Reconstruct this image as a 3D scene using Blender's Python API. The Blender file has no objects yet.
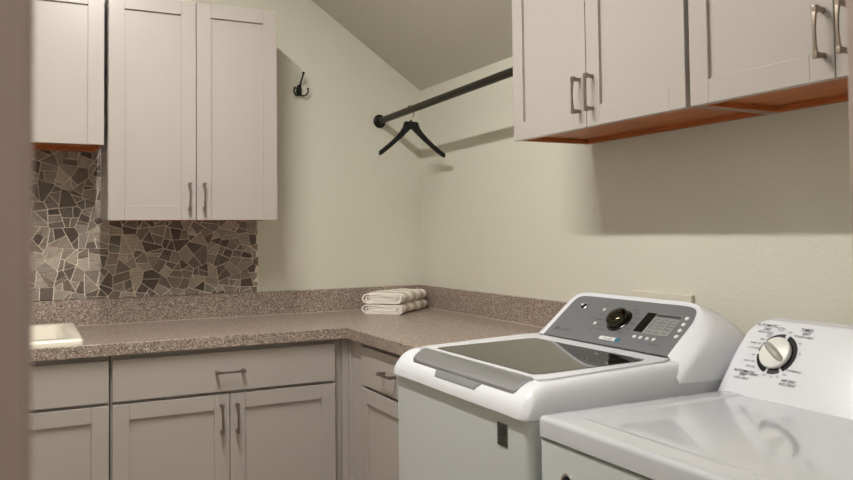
import bpy, bmesh, math, random
from mathutils import Vector, Matrix
random.seed(7)
S = bpy.context.scene
COL = S.collection
PI = math.pi

# ------------------------------------------------------------------ materials
def srgb(r, g, b):
    def f(c):
        c /= 255.0
        return c / 12.92 if c <= .04045 else ((c + .055) / 1.055) ** 2.4
    return (f(r), f(g), f(b), 1)

def new_mat(name):
    m = bpy.data.materials.new(name); m.use_nodes = True
    return m, m.node_tree.nodes, m.node_tree.links, m.node_tree.nodes['Principled BSDF']

def mat(name, col, rough=.5, metal=0, coat=0, coat_rough=.05, spec=.5, bump=None, mottle=None, ior=1.45):
    """bump = (scale, strength, distance); mottle = (scale, amount)"""
    m, N, L, B = new_mat(name)
    B.inputs['Base Color'].default_value = col
    B.inputs['Roughness'].default_value = rough
    B.inputs['Metallic'].default_value = metal
    B.inputs['Coat Weight'].default_value = coat
    B.inputs['Coat Roughness'].default_value = coat_rough
    B.inputs['Specular IOR Level'].default_value = spec
    B.inputs['IOR'].default_value = ior
    tc = N.new('ShaderNodeTexCoord')
    if bump:
        n = N.new('ShaderNodeTexNoise'); n.inputs['Scale'].default_value = bump[0]; n.inputs['Detail'].default_value = 3
        b = N.new('ShaderNodeBump'); b.inputs['Strength'].default_value = bump[1]; b.inputs['Distance'].default_value = bump[2]
        L.new(tc.outputs['Object'], n.inputs['Vector']); L.new(n.outputs['Fac'], b.inputs['Height']); L.new(b.outputs['Normal'], B.inputs['Normal'])
    sc, am = mottle or (3, .015)
    n = N.new('ShaderNodeTexNoise'); n.inputs['Scale'].default_value = sc; n.inputs['Detail'].default_value = 4
    L.new(tc.outputs['Object'], n.inputs['Vector'])
    mr = N.new('ShaderNodeMapRange'); mr.inputs['To Min'].default_value = 1 - am; mr.inputs['To Max'].default_value = 1 + am
    L.new(n.outputs['Fac'], mr.inputs['Value'])
    mx = N.new('ShaderNodeVectorMath'); mx.operation = 'SCALE'; mx.inputs[0].default_value = col[:3]
    L.new(mr.outputs['Result'], mx.inputs['Scale']); L.new(mx.outputs['Vector'], B.inputs['Base Color'])
    return m

M = {}
M['wall'] = mat('wall_paint', srgb(211, 209, 196), .5, bump=(95, .4, .0022), mottle=(2, .02))
M['ceil'] = mat('ceiling_paint', srgb(202, 199, 188), .8, bump=(45, .25, .004), mottle=(2, .02))
M['trimpaint'] = mat('door_casing_paint', srgb(186, 168, 160), .5)
M['floor'] = mat('floor_tile', srgb(150, 132, 112), .4, mottle=(5, .1))
M['cab'] = mat('cabinet_paint', srgb(176, 169, 164), .30, mottle=(4, .012))
M['white'] = mat('white_enamel', srgb(198, 202, 209), .15, coat=.8, coat_rough=.025)
M['whitedull'] = mat('white_enamel_side', srgb(192, 197, 200), .35, coat=.2, coat_rough=.2)
M['plastic'] = mat('white_plastic', srgb(222, 225, 232), .26, coat=.2, coat_rough=.16)
M['porcelain'] = mat('sink_porcelain', srgb(238, 232, 218), .2)
M['pewter'] = mat('pewter', srgb(150, 138, 127), .32, metal=1)
M['black'] = mat('black_metal', srgb(26, 24, 23), .35, metal=.3)
M['rod'] = mat('dark_steel', srgb(52, 48, 42), .38, metal=.6)
M['hanger'] = mat('hanger_black', srgb(5, 4, 5), .5)
M['chrome'] = mat('chrome', srgb(200, 200, 200), .15, metal=1)
M['silver'] = mat('silver_trim', srgb(172, 174, 178), .3, metal=.75)
M['grayplastic'] = mat('gray_recess', srgb(128, 130, 132), .4)
M['panel'] = mat('console_gray', srgb(124, 126, 131), .33, metal=.25)
M['paneldark'] = mat('console_ink', srgb(62, 64, 70), .5)
M['panellight'] = mat('display_plate', srgb(146, 148, 147), .35)
M['glass'] = mat('dark_glass', srgb(22, 22, 20), .03, coat=.0, spec=.9, ior=1.6)
M['display'] = mat('display_black', srgb(8, 8, 9), .15)
M['knob'] = mat('knob_dark_chrome', srgb(70, 68, 56), .12, metal=1)
M['blackgloss'] = mat('black_plastic', srgb(18, 18, 20), .2)
M['ink'] = mat('dark_ink', srgb(70, 70, 86), .5)
M['inkblue'] = mat('blue_ring', srgb(18, 18, 34), .4)
M['btn'] = mat('button_white', srgb(225, 226, 226), .3)
M['teal'] = mat('teal_mark', srgb(40, 110, 140), .4)
M['sticker'] = mat('sticker_charcoal', srgb(64, 64, 62), .4)
M['stickerink'] = mat('sticker_black', srgb(12, 12, 12), .4)
M['stickerfine'] = mat('sticker_fine_print', srgb(40, 40, 38), .4)
M['dialwhite'] = mat('dial_white', srgb(226, 227, 222), .3)
M['gripgray'] = mat('dial_grip', srgb(176, 176, 168), .25, metal=.2)
M['caulk'] = mat('caulk', srgb(206, 190, 176), .5)
M['grout'] = mat('grout', srgb(238, 228, 214), .85, bump=(300, .3, .0008))
M['cream'] = mat('cream_plastic', srgb(214, 209, 196), .3)
M['steel'] = mat('hook_wire', srgb(190, 180, 150), .25, metal=1)
M['dark'] = mat('dark_plastic', srgb(40, 40, 40), .5)

def wood_mat():
    m, N, L, B = new_mat('orange_wood')
    tc = N.new('ShaderNodeTexCoord'); mp = N.new('ShaderNodeMapping'); mp.inputs['Scale'].default_value = (6, 1.2, 40)
    n = N.new('ShaderNodeTexNoise'); n.inputs['Scale'].default_value = 6; n.inputs['Detail'].default_value = 6
    r = N.new('ShaderNodeValToRGB')
    r.color_ramp.elements[0].position = .3; r.color_ramp.elements[0].color = srgb(150, 78, 34)
    r.color_ramp.elements[1].position = .75; r.color_ramp.elements[1].color = srgb(196, 116, 58)
    L.new(tc.outputs['Object'], mp.inputs['Vector']); L.new(mp.outputs['Vector'], n.inputs['Vector'])
    L.new(n.outputs['Fac'], r.inputs['Fac']); L.new(r.outputs['Color'], B.inputs['Base Color'])
    B.inputs['Roughness'].default_value = .45
    return m
M['wood'] = wood_mat()

def laminate_mat():
    m, N, L, B = new_mat('speckled_laminate')
    tc = N.new('ShaderNodeTexCoord')
    v = N.new('ShaderNodeTexVoronoi'); v.inputs['Scale'].default_value = 330
    s = N.new('ShaderNodeSeparateColor')
    r = N.new('ShaderNodeValToRGB'); r.color_ramp.interpolation = 'CONSTANT'
    e = r.color_ramp.elements
    e[0].position = 0; e[0].color = srgb(100, 86, 78)
    e[1].position = .22; e[1].color = srgb(140, 124, 115)
    for p, c in ((.5, (156, 140, 130)), (.74, (176, 161, 150)), (.9, (206, 193, 181))):
        x = e.new(p); x.color = srgb(*c)
    L.new(tc.outputs['Object'], v.inputs['Vector']); L.new(v.outputs['Color'], s.inputs['Color'])
    L.new(s.outputs['Red'], r.inputs['Fac']); L.new(r.outputs['Color'], B.inputs['Base Color'])
    B.inputs['Roughness'].default_value = .36
    return m
M['laminate'] = laminate_mat()

def stone_mat():
    m, N, L, B = new_mat('mosaic_stone')
    uv = N.new('ShaderNodeTexCoord'); mp = N.new('ShaderNodeMapping'); mp.inputs['Scale'].default_value = (14, 230, 1)
    n = N.new('ShaderNodeTexNoise'); n.inputs['Scale'].default_value = 1; n.inputs['Detail'].default_value = 3
    r = N.new('ShaderNodeMapRange'); r.inputs['From Min'].default_value = .3; r.inputs['From Max'].default_value = .7
    r.inputs['To Min'].default_value = .55; r.inputs['To Max'].default_value = 1.4
    at = N.new('ShaderNodeAttribute'); at.attribute_name = 'tint'
    mx = N.new('ShaderNodeVectorMath'); mx.operation = 'SCALE'
    L.new(uv.outputs['UV'], mp.inputs['Vector']); L.new(mp.outputs['Vector'], n.inputs['Vector'])
    L.new(n.outputs['Fac'], r.inputs['Value']); L.new(at.outputs['Color'], mx.inputs[0]); L.new(r.outputs['Result'], mx.inputs['Scale'])
    L.new(mx.outputs['Vector'], B.inputs['Base Color']); B.inputs['Roughness'].default_value = .45
    return m
M['stone'] = stone_mat()

def towel_mat():
    m, N, L, B = new_mat('striped_terry')
    uv = N.new('ShaderNodeTexCoord'); sx = N.new('ShaderNodeSeparateXYZ')
    md = N.new('ShaderNodeMath'); md.operation = 'MULTIPLY'; md.inputs[1].default_value = 3.4
    fr = N.new('ShaderNodeMath'); fr.operation = 'FRACT'
    r = N.new('ShaderNodeValToRGB'); e = r.color_ramp.elements
    e[0].position = .0; e[0].color = srgb(246, 240, 232)
    e[1].position = .50; e[1].color = srgb(246, 240, 232)
    for p, c in ((.56, (206, 196, 182)), (.94, (206, 196, 182)), (1, (226, 214, 198))):
        x = e.new(p); x.color = srgb(*c)
    L.new(uv.outputs['UV'], sx.inputs['Vector']); L.new(sx.outputs['X'], md.inputs[0]); L.new(md.outputs[0], fr.inputs[0])
    L.new(fr.outputs[0], r.inputs['Fac']); L.new(r.outputs['Color'], B.inputs['Base Color'])
    B.inputs['Roughness'].default_value = .95
    n = N.new('ShaderNodeTexNoise'); n.inputs['Scale'].default_value = 420; b = N.new('ShaderNodeBump')
    b.inputs['Strength'].default_value = .6; b.inputs['Distance'].default_value = .002
    L.new(uv.outputs['Object'], n.inputs['Vector']); L.new(n.outputs['Fac'], b.inputs['Height']); L.new(b.outputs['Normal'], B.inputs['Normal'])
    return m
M['towel'] = towel_mat()

def emit_mat(name, col, strength):
    m, N, L, B = new_mat(name)
    B.inputs['Base Color'].default_value = (.9, .9, .9, 1)
    B.inputs['Emission Color'].default_value = col; B.inputs['Emission Strength'].default_value = strength
    return m
M['lamp'] = emit_mat('tube_diffuser', (1, .965, .91, 1), 265)
M['hallfill'] = emit_mat('hall_fill_glow', (1, .92, .90, 1), 44)  # glow of the added hall fill, no known fixture

# ------------------------------------------------------------------ object helpers
def link(name, bm, m, root=None, smooth=None, bevel=None, recalc=True):
    """one bmesh (world coordinates) -> one mesh object, child of root if given"""
    if recalc: bmesh.ops.recalc_face_normals(bm, faces=bm.faces)
    off = world_loc(root) if root is not None else Vector((0, 0, 0))
    for v in bm.verts: v.co -= off
    me = bpy.data.meshes.new(name); bm.to_mesh(me); bm.free()
    o = bpy.data.objects.new(name, me); COL.objects.link(o)
    for x in (m if isinstance(m, (list, tuple)) else [m]): me.materials.append(x)
    if root is not None: o.parent = root
    if smooth is not None:
        for p in me.polygons: p.use_smooth = True
        if smooth < 180: me.set_sharp_from_angle(angle=math.radians(smooth))
    if bevel:
        b = o.modifiers.new('bevel', 'BEVEL'); b.width = bevel[0]; b.segments = bevel[1]; b.limit_method = 'ANGLE'; b.angle_limit = math.radians(40)
        b.harden_normals = True
        for p in me.polygons: p.use_smooth = True
    return o

def world_loc(o):
    v = Vector((0, 0, 0))
    while o is not None: v += o.location; o = o.parent
    return v

def tag(o, label=None, cat=None, group=None, kind=None):
    if label: o['label'] = label
    if cat: o['category'] = cat
    if group: o['group'] = group
    if kind: o['kind'] = kind
    return o

def thing(name, loc, label, cat, group=None):
    o = bpy.data.objects.new(name, None); COL.objects.link(o); o.location = loc; o.empty_display_size = .1
    return tag(o, label, cat, group)

def struct(name, bm, m, **k):
    o = link(name, bm, m, **k); o['kind'] = 'structure'; return o

def box(bm, x0, x1, y0, y1, z0, z1, mi=0, F=None):
    P = [(x, y, z) for z in (z0, z1) for y in (y0, y1) for x in (x0, x1)]
    if F: P = [F(*p) for p in P]
    v = [bm.verts.new(p) for p in P]
    fs = []
    for f in ((0, 2, 3, 1), (4, 5, 7, 6), (0, 1, 5, 4), (2, 6, 7, 3), (0, 4, 6, 2), (1, 3, 7, 5)):
        fc = bm.faces.new([v[i] for i in f]); fc.material_index = mi; fs.append(fc)
    return fs

def nb(): return bmesh.new()

# frames of the two cabinet runs: (u along the wall, d out of the wall, v up)
FB = lambda u, d, v: (u, -d, v)          # back wall y = 0
FR = lambda u, d, v: (-d, -u, v)         # right wall x = 0

def tube(bm, pts, r, n=12, cap=True, radii=None, mi=0):
    pts = [Vector(p) for p in pts]; rings = []
    prev = None
    for i, p in enumerate(pts):
        t = (pts[min(i + 1, len(pts) - 1)] - pts[max(i - 1, 0)]).normalized()
        if prev is None:
            a = Vector((0, 0, 1)) if abs(t.z) < .9 else Vector((1, 0, 0))
            a = (a - t * a.dot(t)).normalized()
        else:
            a = (prev - t * prev.dot(t)).normalized()
        prev = a; b = t.cross(a); rr = radii[i] if radii else r
        rings.append([bm.verts.new(p + (a * math.cos(2 * PI * k / n) + b * math.sin(2 * PI * k / n)) * rr) for k in range(n)])
    for A, B_ in zip(rings, rings[1:]):
        for k in range(n):
            f = bm.faces.new((A[k], A[(k + 1) % n], B_[(k + 1) % n], B_[k])); f.material_index = mi
    if cap:
        for R_ in (rings[0][::-1], rings[-1]):
            f = bm.faces.new(R_); f.material_index = mi
    return rings

def lathe(bm, prof, c, axis, n=40, mi=0):
    """prof = [(radius, height along axis)]"""
    ax = Vector(axis).normalized(); a = Vector((0, 1, 0)) if abs(ax.y) < .9 else Vector((1, 0, 0))
    a = (a - ax * a.dot(ax)).normalized(); b = ax.cross(a); c = Vector(c); rings = []
    for r, h in prof:
        if r < 1e-6: rings.append([bm.verts.new(c + ax * h)])
        else: rings.append([bm.verts.new(c + ax * h + (a * math.cos(2 * PI * k / n) + b * math.sin(2 * PI * k / n)) * r) for k in range(n)])
    for A, B_ in zip(rings, rings[1:]):
        for k in range(n):
            q = []
            for v in (A[k % len(A)], A[(k + 1) % n % len(A)], B_[(k + 1) % n % len(B_)], B_[k % len(B_)]):
                if v not in q: q.append(v)
            if len(q) > 2: f = bm.faces.new(q); f.material_index = mi

def cells(bm, xs, ys, keep, z0, z1):
    """solid made of the kept cells of a grid, one closed shell"""
    V = {}
    def v(i, j, k):
        if (i, j, k) not in V: V[(i, j, k)] = bm.verts.new((xs[i], ys[j], (z0, z1)[k]))
        return V[(i, j, k)]
    K = set(keep)
    for (i, j) in K:
        bm.faces.new([v(i, j, 1), v(i + 1, j, 1), v(i + 1, j + 1, 1), v(i, j + 1, 1)])
        bm.faces.new([v(i, j, 0), v(i, j + 1, 0), v(i + 1, j + 1, 0), v(i + 1, j, 0)])
        for (di, dj, a, b) in ((-1, 0, (i, j), (i, j + 1)), (1, 0, (i + 1, j), (i + 1, j + 1)), (0, -1, (i, j), (i + 1, j)), (0, 1, (i, j + 1), (i + 1, j + 1))):
            if (i + di, j + dj) not in K:
                bm.faces.new([v(*a, 0), v(*b, 0), v(*b, 1), v(*a, 1)])

def text_into(bm, s, size, origin, right, up, mi=0, align='CENTER', thick=.0003, bold=0):
    cu = bpy.data.curves.new('lettering_curve', 'FONT'); cu.body = s; cu.size = size; cu.align_x = align; cu.align_y = 'CENTER'
    cu.resolution_u = 2; cu.offset = bold * size; cu.space_line = .85
    o = bpy.data.objects.new('lettering_curve', cu); COL.objects.link(o)
    bpy.context.view_layer.update()
    me = bpy.data.meshes.new_from_object(o.evaluated_get(bpy.context.evaluated_depsgraph_get()))
    R_, U_ = Vector(right).normalized(), Vector(up).normalized(); W_ = R_.cross(U_); O_ = Vector(origin)
    vs = [bm.verts.new(O_ + R_ * v.co.x + U_ * v.co.y + W_ * thick) for v in me.vertices]
    for p in me.polygons:
        try: f = bm.faces.new([vs[i] for i in p.vertices]); f.material_index = mi
        except ValueError: pass
    bpy.data.objects.remove(o); bpy.data.curves.remove(cu); bpy.data.meshes.remove(me)

# ------------------------------------------------------------------ the room
XL = -2.45                      # left wall
YF = -2.85                      # room side of the wall with the doorway
ZC, ZS = 2.70, 1.955            # flat ceiling, springing of the slope on the right wall
XS = -1.085                     # where the slope meets the flat ceiling
T = .12
HX0, HX1, HY = -2.6, -.2, -4.6  # the hall behind the doorway

def quadwall(name, boxes, m):
    bm = nb()
    for b in boxes: box(bm, *b)
    return struct(name, bm, m)
quadwall('floor', [(XL - T, HX1 + .35, HY - T, T, -.1, 0)], M['floor'])
quadwall('wall_back', [(XL - T, T, 0, T, 0, 2.8)], M['wall'])
quadwall('wall_right', [(0, T, YF, 0, 0, 2.05)], M['wall'])
quadwall('wall_left', [(XL - T, XL, YF, 0, 0, 2.8)], M['wall'])
OX0, OX1, OZ = -1.698, -.882, 2.05
quadwall('wall_front', [(XL - T, OX0 - .015, YF - T, YF, 0, 2.8), (OX1 + .015, T, YF - T, YF, 0, 2.8), (OX0 - .015, OX1 + .015, YF - T, YF, OZ + .015, 2.8)], M['wall'])
bm = nb()   # sloped + flat ceiling, with thickness
pr = [(0, ZS), (XS, ZC), (XL, ZC), (XL, ZC + .12), (XS + .05, ZC + .12), (T, ZS + .03), (T, ZS - .05), (0, ZS - .05)]
pr = [(0.0, ZS), (XS, ZC), (XL, ZC), (XL, ZC + .1), (XS + .04, ZC + .1), (.0, ZS + .12)]
A = [bm.verts.new((x, 0, z)) for x, z in pr]; B_ = [bm.verts.new((x, YF, z)) for x, z in pr]
bm.faces.new(A); bm.faces.new(B_[::-1])
for i in range(len(pr)): bm.faces.new((A[i], B_[i], B_[(i + 1) % len(pr)], A[(i + 1) % len(pr)]))
struct('ceiling', bm, M['ceil'])
# hall
quadwall('wall_hall_left', [(HX0 - T, HX0, HY, YF - T, 0, 2.5)], M['wall'])
quadwall('wall_hall_right', [(HX1, HX1 + T, HY, YF - T, 0, 2.5)], M['wall'])
quadwall('wall_hall_back', [(HX0 - T, HX1 + T, HY - T, HY, 0, 2.5)], M['wall'])
quadwall('ceiling_hall', [(HX0 - T, HX1 + T, HY, YF - T, 2.44, 2.5)], M['ceil'])
# door lining and casing
def trim(name, boxes):
    bm = nb()
    for b in boxes: box(bm, *b)
    return struct(name, bm, M['trimpaint'], bevel=(.002, 2))
trim('trim_1', [(OX0 - .015, OX0, YF - T, YF, 0, OZ)])
trim('trim_2', [(OX1, OX1 + .015, YF - T, YF, 0, OZ)])
trim('trim_3', [(OX0 - .015, OX1 + .015, YF - T, YF, OZ, OZ + .015)])
trim('trim_4', [(OX0 - .075, OX0 - .004, YF - T - .016, YF - T, 0, OZ + .07), (OX1 + .004, OX1 + .075, YF - T - .016, YF - T, 0, OZ + .07), (OX0 - .004, OX1 + .004, YF - T - .016, YF - T, OZ + .004, OZ + .07)])

# ------------------------------------------------------------------ handles and doors
def pull(root, F, u, v, d, vertical=True, L=.090, label=None):
    """pewter arched pull: waisted bar on two square feet; (u,v) = centre, d = face it is screwed to"""
    bm = nb(); h = L / 2
    G = (lambda a, dd, b: F(u + b, dd, v + a)) if vertical else (lambda a, dd, b: F(u + a, dd, v + b))
    for s in (-1, 1):
        box(bm, s * h - .005, s * h + .005, d, d + .020, -.0045, .0045, F=lambda a, dd, b: G(a, dd, b))
        box(bm, s * (h + .001) - .006, s * (h + .001) + .006, d + .018, d + .030, -.0055, .0055, F=lambda a, dd, b: G(a, dd, b))
    n = 14; rings = []
    for i in range(n + 1):
        t = -1 + 2 * i / n; w = .0030 + .0020 * t * t; th = .0024 + .0010 * t * t; dd = d + .0255 + .0035 * (1 - t * t)
        rings.append([bm.verts.new(G(t * h, dd + a, b)) for a, b in ((-th, -w), (th, -w), (th, w), (-th, w))])
    for A, B_ in zip(rings, rings[1:]):
        for k in range(4): bm.faces.new((A[k], A[(k + 1) % 4], B_[(k + 1) % 4], B_[k]))
    bm.faces.new(rings[0][::-1]); bm.faces.new(rings[-1])
    return link('handle', bm, M['pewter'], root, bevel=(.0012, 2))

def shaker(root, F, u0, u1, v0, v1, d, st=.055, hand=None, name='door'):
    """five-piece door: front face at depth d"""
    bm = nb(); th = .020; e = .0004
    box(bm, u0, u0 + st, d - th, d, v0, v1, F=F); box(bm, u1 - st, u1, d - th, d, v0, v1, F=F)
    box(bm, u0 + st + e, u1 - st - e, d - th, d, v1 - st, v1, F=F); box(bm, u0 + st + e, u1 - st - e, d - th, d, v0, v0 + st, F=F)
    box(bm, u0 + st - .004, u1 - st + .004, d - th + .002, d - .0085, v0 + st - .004, v1 - st + .004, F=F)
    o = link(name, bm, M['cab'], root, bevel=(.0009, 2))
    if hand: pull(o, F, *hand, d)
    return o

def slab(root, F, u0, u1, v0, v1, d, hand=None):
    bm = nb(); box(bm, u0, u1, d - .020, d, v0, v1, F=F)
    o = link('drawer', bm, M['cab'], root, bevel=(.0015, 2))
    if hand: pull(o, F, *hand, d, vertical=False)
    return o

def loc_of(F, u, d, v): return Vector(F(u, d, v))

# ------------------------------------------------------------------ upper cabinets
DU = .310
def upper(F, u0, u1, v0, v1, doors, label, topcut=None):
    root = thing('wall_cabinet', loc_of(F, (u0 + u1) / 2, .0, v0), label, 'cabinet')
    bm = nb(); D = DU - .0215; g = .0015
    if topcut:      # the back top edge is scribed under the sloping ceiling
        pr = [(0.001, v0 + .02), (0.001, topcut), (.001 + (v1 - topcut) / .687, v1), (D, v1), (D, v0 + .02)]
        A = [bm.verts.new(F(u0 + .0005, d, v)) for d, v in pr]; B_ = [bm.verts.new(F(u1 - .0005, d, v)) for d, v in pr]
        bm.faces.new(A); bm.faces.new(B_[::-1])
        for i in range(len(pr)): bm.faces.new((A[i], A[(i + 1) % len(pr)], B_[(i + 1) % len(pr)], B_[i]))
    else:
        box(bm, u0 + .0005, u1 - .0005, .001, D, v0 + .02, v1, F=F)
    for a, b in ((u0 + .0005, u0 + .0035), (u1 - .0035, u1 - .0005)): box(bm, a, b, .012, D, v0, v0 + .02, F=F)
    box(bm, u0 + .0035, u1 - .0035, D - .003, D, v0, v0 + .02, F=F)
    link('body', bm, M['cab'], root)
    bm = nb()
    box(bm, u0 + .0035, u1 - .0035, .012, D - .003, v0 + .014, v0 + .0199, F=F)
    for a, b in ((u0 + .0035, u0 + .017), (u1 - .017, u1 - .0035)): box(bm, a, b, .012, D - .003, v0 + .0005, v0 + .014, F=F)
    box(bm, u0 + .0035, u1 - .0035, .0125, .028, v0 + .0003, v0 + .014, F=F)
    box(bm, u0 + .017, u1 - .017, D - .018, D - .003, v0 + .0005, v0 + .014, F=F)
    tag(link('underside', bm, M['wood'], root, bevel=(.0006, 1)), 'unpainted orange wood underside')
    for (a, b, hu) in doors:
        shaker(root, F, a + g, b - g, v0 - .0015, v1 - .001, DU, hand=(hu, None) if False else ((hu, v0 + .09) if hu is not None else None))
    return root

upper(FB, -1.437, -.7995, 1.3248, 2.1702, [(-1.437, -1.1196, -1.147), (-1.1196, -.7995, -1.092)], 'tall greige double-door wall cabinet hanging low over the stone mosaic, beside the coat hook')
upper(FB, -2.249, -1.449, 1.6021, 2.1702, [(-2.249, -1.849, -1.879), (-1.849, -1.449, -1.819)], 'shorter greige wall cabinet above the sink, left of the tall one')
upper(FR, 1.294, 2.038, 1.5557, 2.09, [(1.294, 1.6654, 1.638), (1.6654, 2.038, 1.695)], 'greige double-door wall cabinet over the washer, where the black rod ends', topcut=1.945)
upper(FR, 2.050, 2.801, 1.5557, 2.09, [(2.050, 2.4258, 2.404), (2.4258, 2.801, 2.453)], 'greige double-door wall cabinet over the dryer, nearest the doorway', topcut=1.945)

# ------------------------------------------------------------------ base cabinets
DF = .613
def base(F, u0, u1, label, name='base_cabinet'):
    root = thing(name, loc_of(F, (u0 + u1) / 2, .3, 0), label, 'cabinet')
    bm = nb(); D = DF - .0215
    box(bm, u0 + .0005, u1 - .0005, .004, D, .10, .8725, F=F)
    box(bm, u0 + .0005, u1 - .0005, .004, D - .07, 0, .10, F=F)
    link('body', bm, M['cab'], root, bevel=(.0008, 1))
    return root
r = base(FB, -1.4515, -.640, 'greige base cabinet with one wide drawer above two doors, centre of the back wall')
slab(r, FB, -1.4465, -.6715, .718, .8555, DF, hand=(-1.063, .7875))
shaker(r, FB, -1.4465, -1.0635, .115, .7075, DF, st=.052, hand=(-1.092, .626))
shaker(r, FB, -1.0610, -.6715, .115, .7075, DF, st=.052, hand=(-1.039, .624))
bm = nb(); box(bm, -2.2665, -1.4545, -(DF - .0215), -.004, .10, .68); box(bm, -2.2665, -1.4545, -(DF - .0915), -.004, 0, .10)
box(bm, -2.2665, -1.4545, -(DF - .0215), -(DF - .0365), .68, .8725); box(bm, -2.2665, -2.2515, -(DF - .0365), -.004, .68, .8725); box(bm, -1.4695, -1.4545, -(DF - .0365), -.004, .68, .8725)
r = thing('base_cabinet', (-1.86, -.3, 0), 'greige base cabinet under the white sink, left end of the counter', 'cabinet')
link('body', bm, M['cab'], r, bevel=(.0008, 1))
slab(r, FB, -2.2615, -1.4585, .718, .8555, DF)['label'] = 'blank false drawer front without a handle'
shaker(r, FB, -2.2615, -1.8615, .115, .7075, DF, st=.052, hand=(-1.889, .626))
shaker(r, FB, -1.8585, -1.4585, .115, .7075, DF, st=.052, hand=(-1.831, .626))
r = base(FR, .704, 1.262, 'narrow greige base cabinet with a drawer, between the corner and the washer')
slab(r, FR, .7285, 1.256, .718, .8555, DF, hand=(.987, .7895))
shaker(r, FR, .7285, 1.256, .115, .7075, DF, st=.052, hand=(1.23, .626))
# corner filler posts
root = thing('corner_filler', (-.61, -.61, 0), 'narrow greige filler strip closing the inside corner between the base cabinets', 'cabinet')
bm = nb()
box(bm, -.6395, -.6145, -.602, -.58, .10, .8725); box(bm, -.602, -.58, -.7035, -.6145, .10, .8725); box(bm, -.6140, -.58, -.6140, -.58, 0, .8725)
link('post', bm, M['cab'], root, bevel=(.001, 2))

# ------------------------------------------------------------------ countertop with sink cut-out and splashes
CT, CB = .914, .873
root = thing('countertop', (-1.2, -.3, CB), 'speckled taupe laminate L-shaped countertop with low upstand', 'countertop')
XR = -1.5355                      # right edge of sink rim
xs = [XL + .001, -2.11, XR - .04, -.635, -.001]
ys = [-1.300, -.635, -.575, -.110, -.001]
bm = nb()
cells(bm, xs, ys, [(0, 1), (0, 2), (0, 3), (1, 1), (1, 3), (2, 1), (2, 2), (2, 3), (3, 0), (3, 1), (3, 2), (3, 3)], CB, CT)
link('worktop', bm, M['laminate'], root, bevel=(.003, 3))
bm = nb()
box(bm, XL + .001, -.001, -.020, -.001, CT, 1.0155)
link('back_splash', bm, M['laminate'], root, bevel=(.0015, 2))
bm = nb(); box(bm, -.020, -.001, -1.300, -.0205, CT, 1.0155)
link('side_splash', bm, M['laminate'], root, bevel=(.0015, 2))
bm = nb()
for a in ((XL + .002, -.0202, -.0225, -.0202, CT, CT + .0022), (-.0225, -.0202, -1.298, -.0225, CT, CT + .0022)): box(bm, *a)
tag(link('caulk', bm, M['caulk'], root), 'pale caulk line along the upstand')

# sink
root = thing('sink', (-1.82, -.35, .914), 'white drop-in laundry sink at the left end of the counter', 'sink')
bm = nb()
def rr(x0, x1, y0, y1, r, z, n=6):
    pts = []
    for cx, cy, a0 in ((x1 - r, y1 - r, 0), (x0 + r, y1 - r, 90), (x0 + r, y0 + r, 180), (x1 - r, y0 + r, 270)):
        for k in range(n + 1):
            a = math.radians(a0 + 90 * k / n); pts.append((cx + r * math.cos(a), cy + r * math.sin(a), z))
    return [bm.verts.new(p) for p in pts]
R_ = [rr(-2.135, XR, -.630, -.052, .022, .9145), rr(-2.135, XR, -.630, -.052, .022, .927), rr(-2.133, XR - .002, -.628, -.054, .020, .931), rr(-2.127, XR - .008, -.622, -.060, .016, .934),
      rr(-2.092, XR - .046, -.562, -.130, .035, .933), rr(-2.086, XR - .052, -.556, -.136, .035, .925), rr(-2.080, XR - .062, -.55, -.145, .05, .76), rr(-2.03, XR - .11, -.50, -.20, .05, .71)]
for A, B_ in zip(R_, R_[1:]):
    for k in range(len(A)): bm.faces.new((A[k], A[(k + 1) % len(A)], B_[(k + 1) % len(A)], B_[k]))
bm.faces.new(R_[-1])
link('basin', bm, M['porcelain'], root, smooth=50, recalc=True)
bm = nb(); lathe(bm, [(0, .003), (.02, .003), (.035, .001), (.036, -.001)], (-1.86, -.35, .7105), (0, 0, 1), 24)
tag(link('drain', bm, M['chrome'], root, smooth=40), 'round chrome drain')

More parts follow.
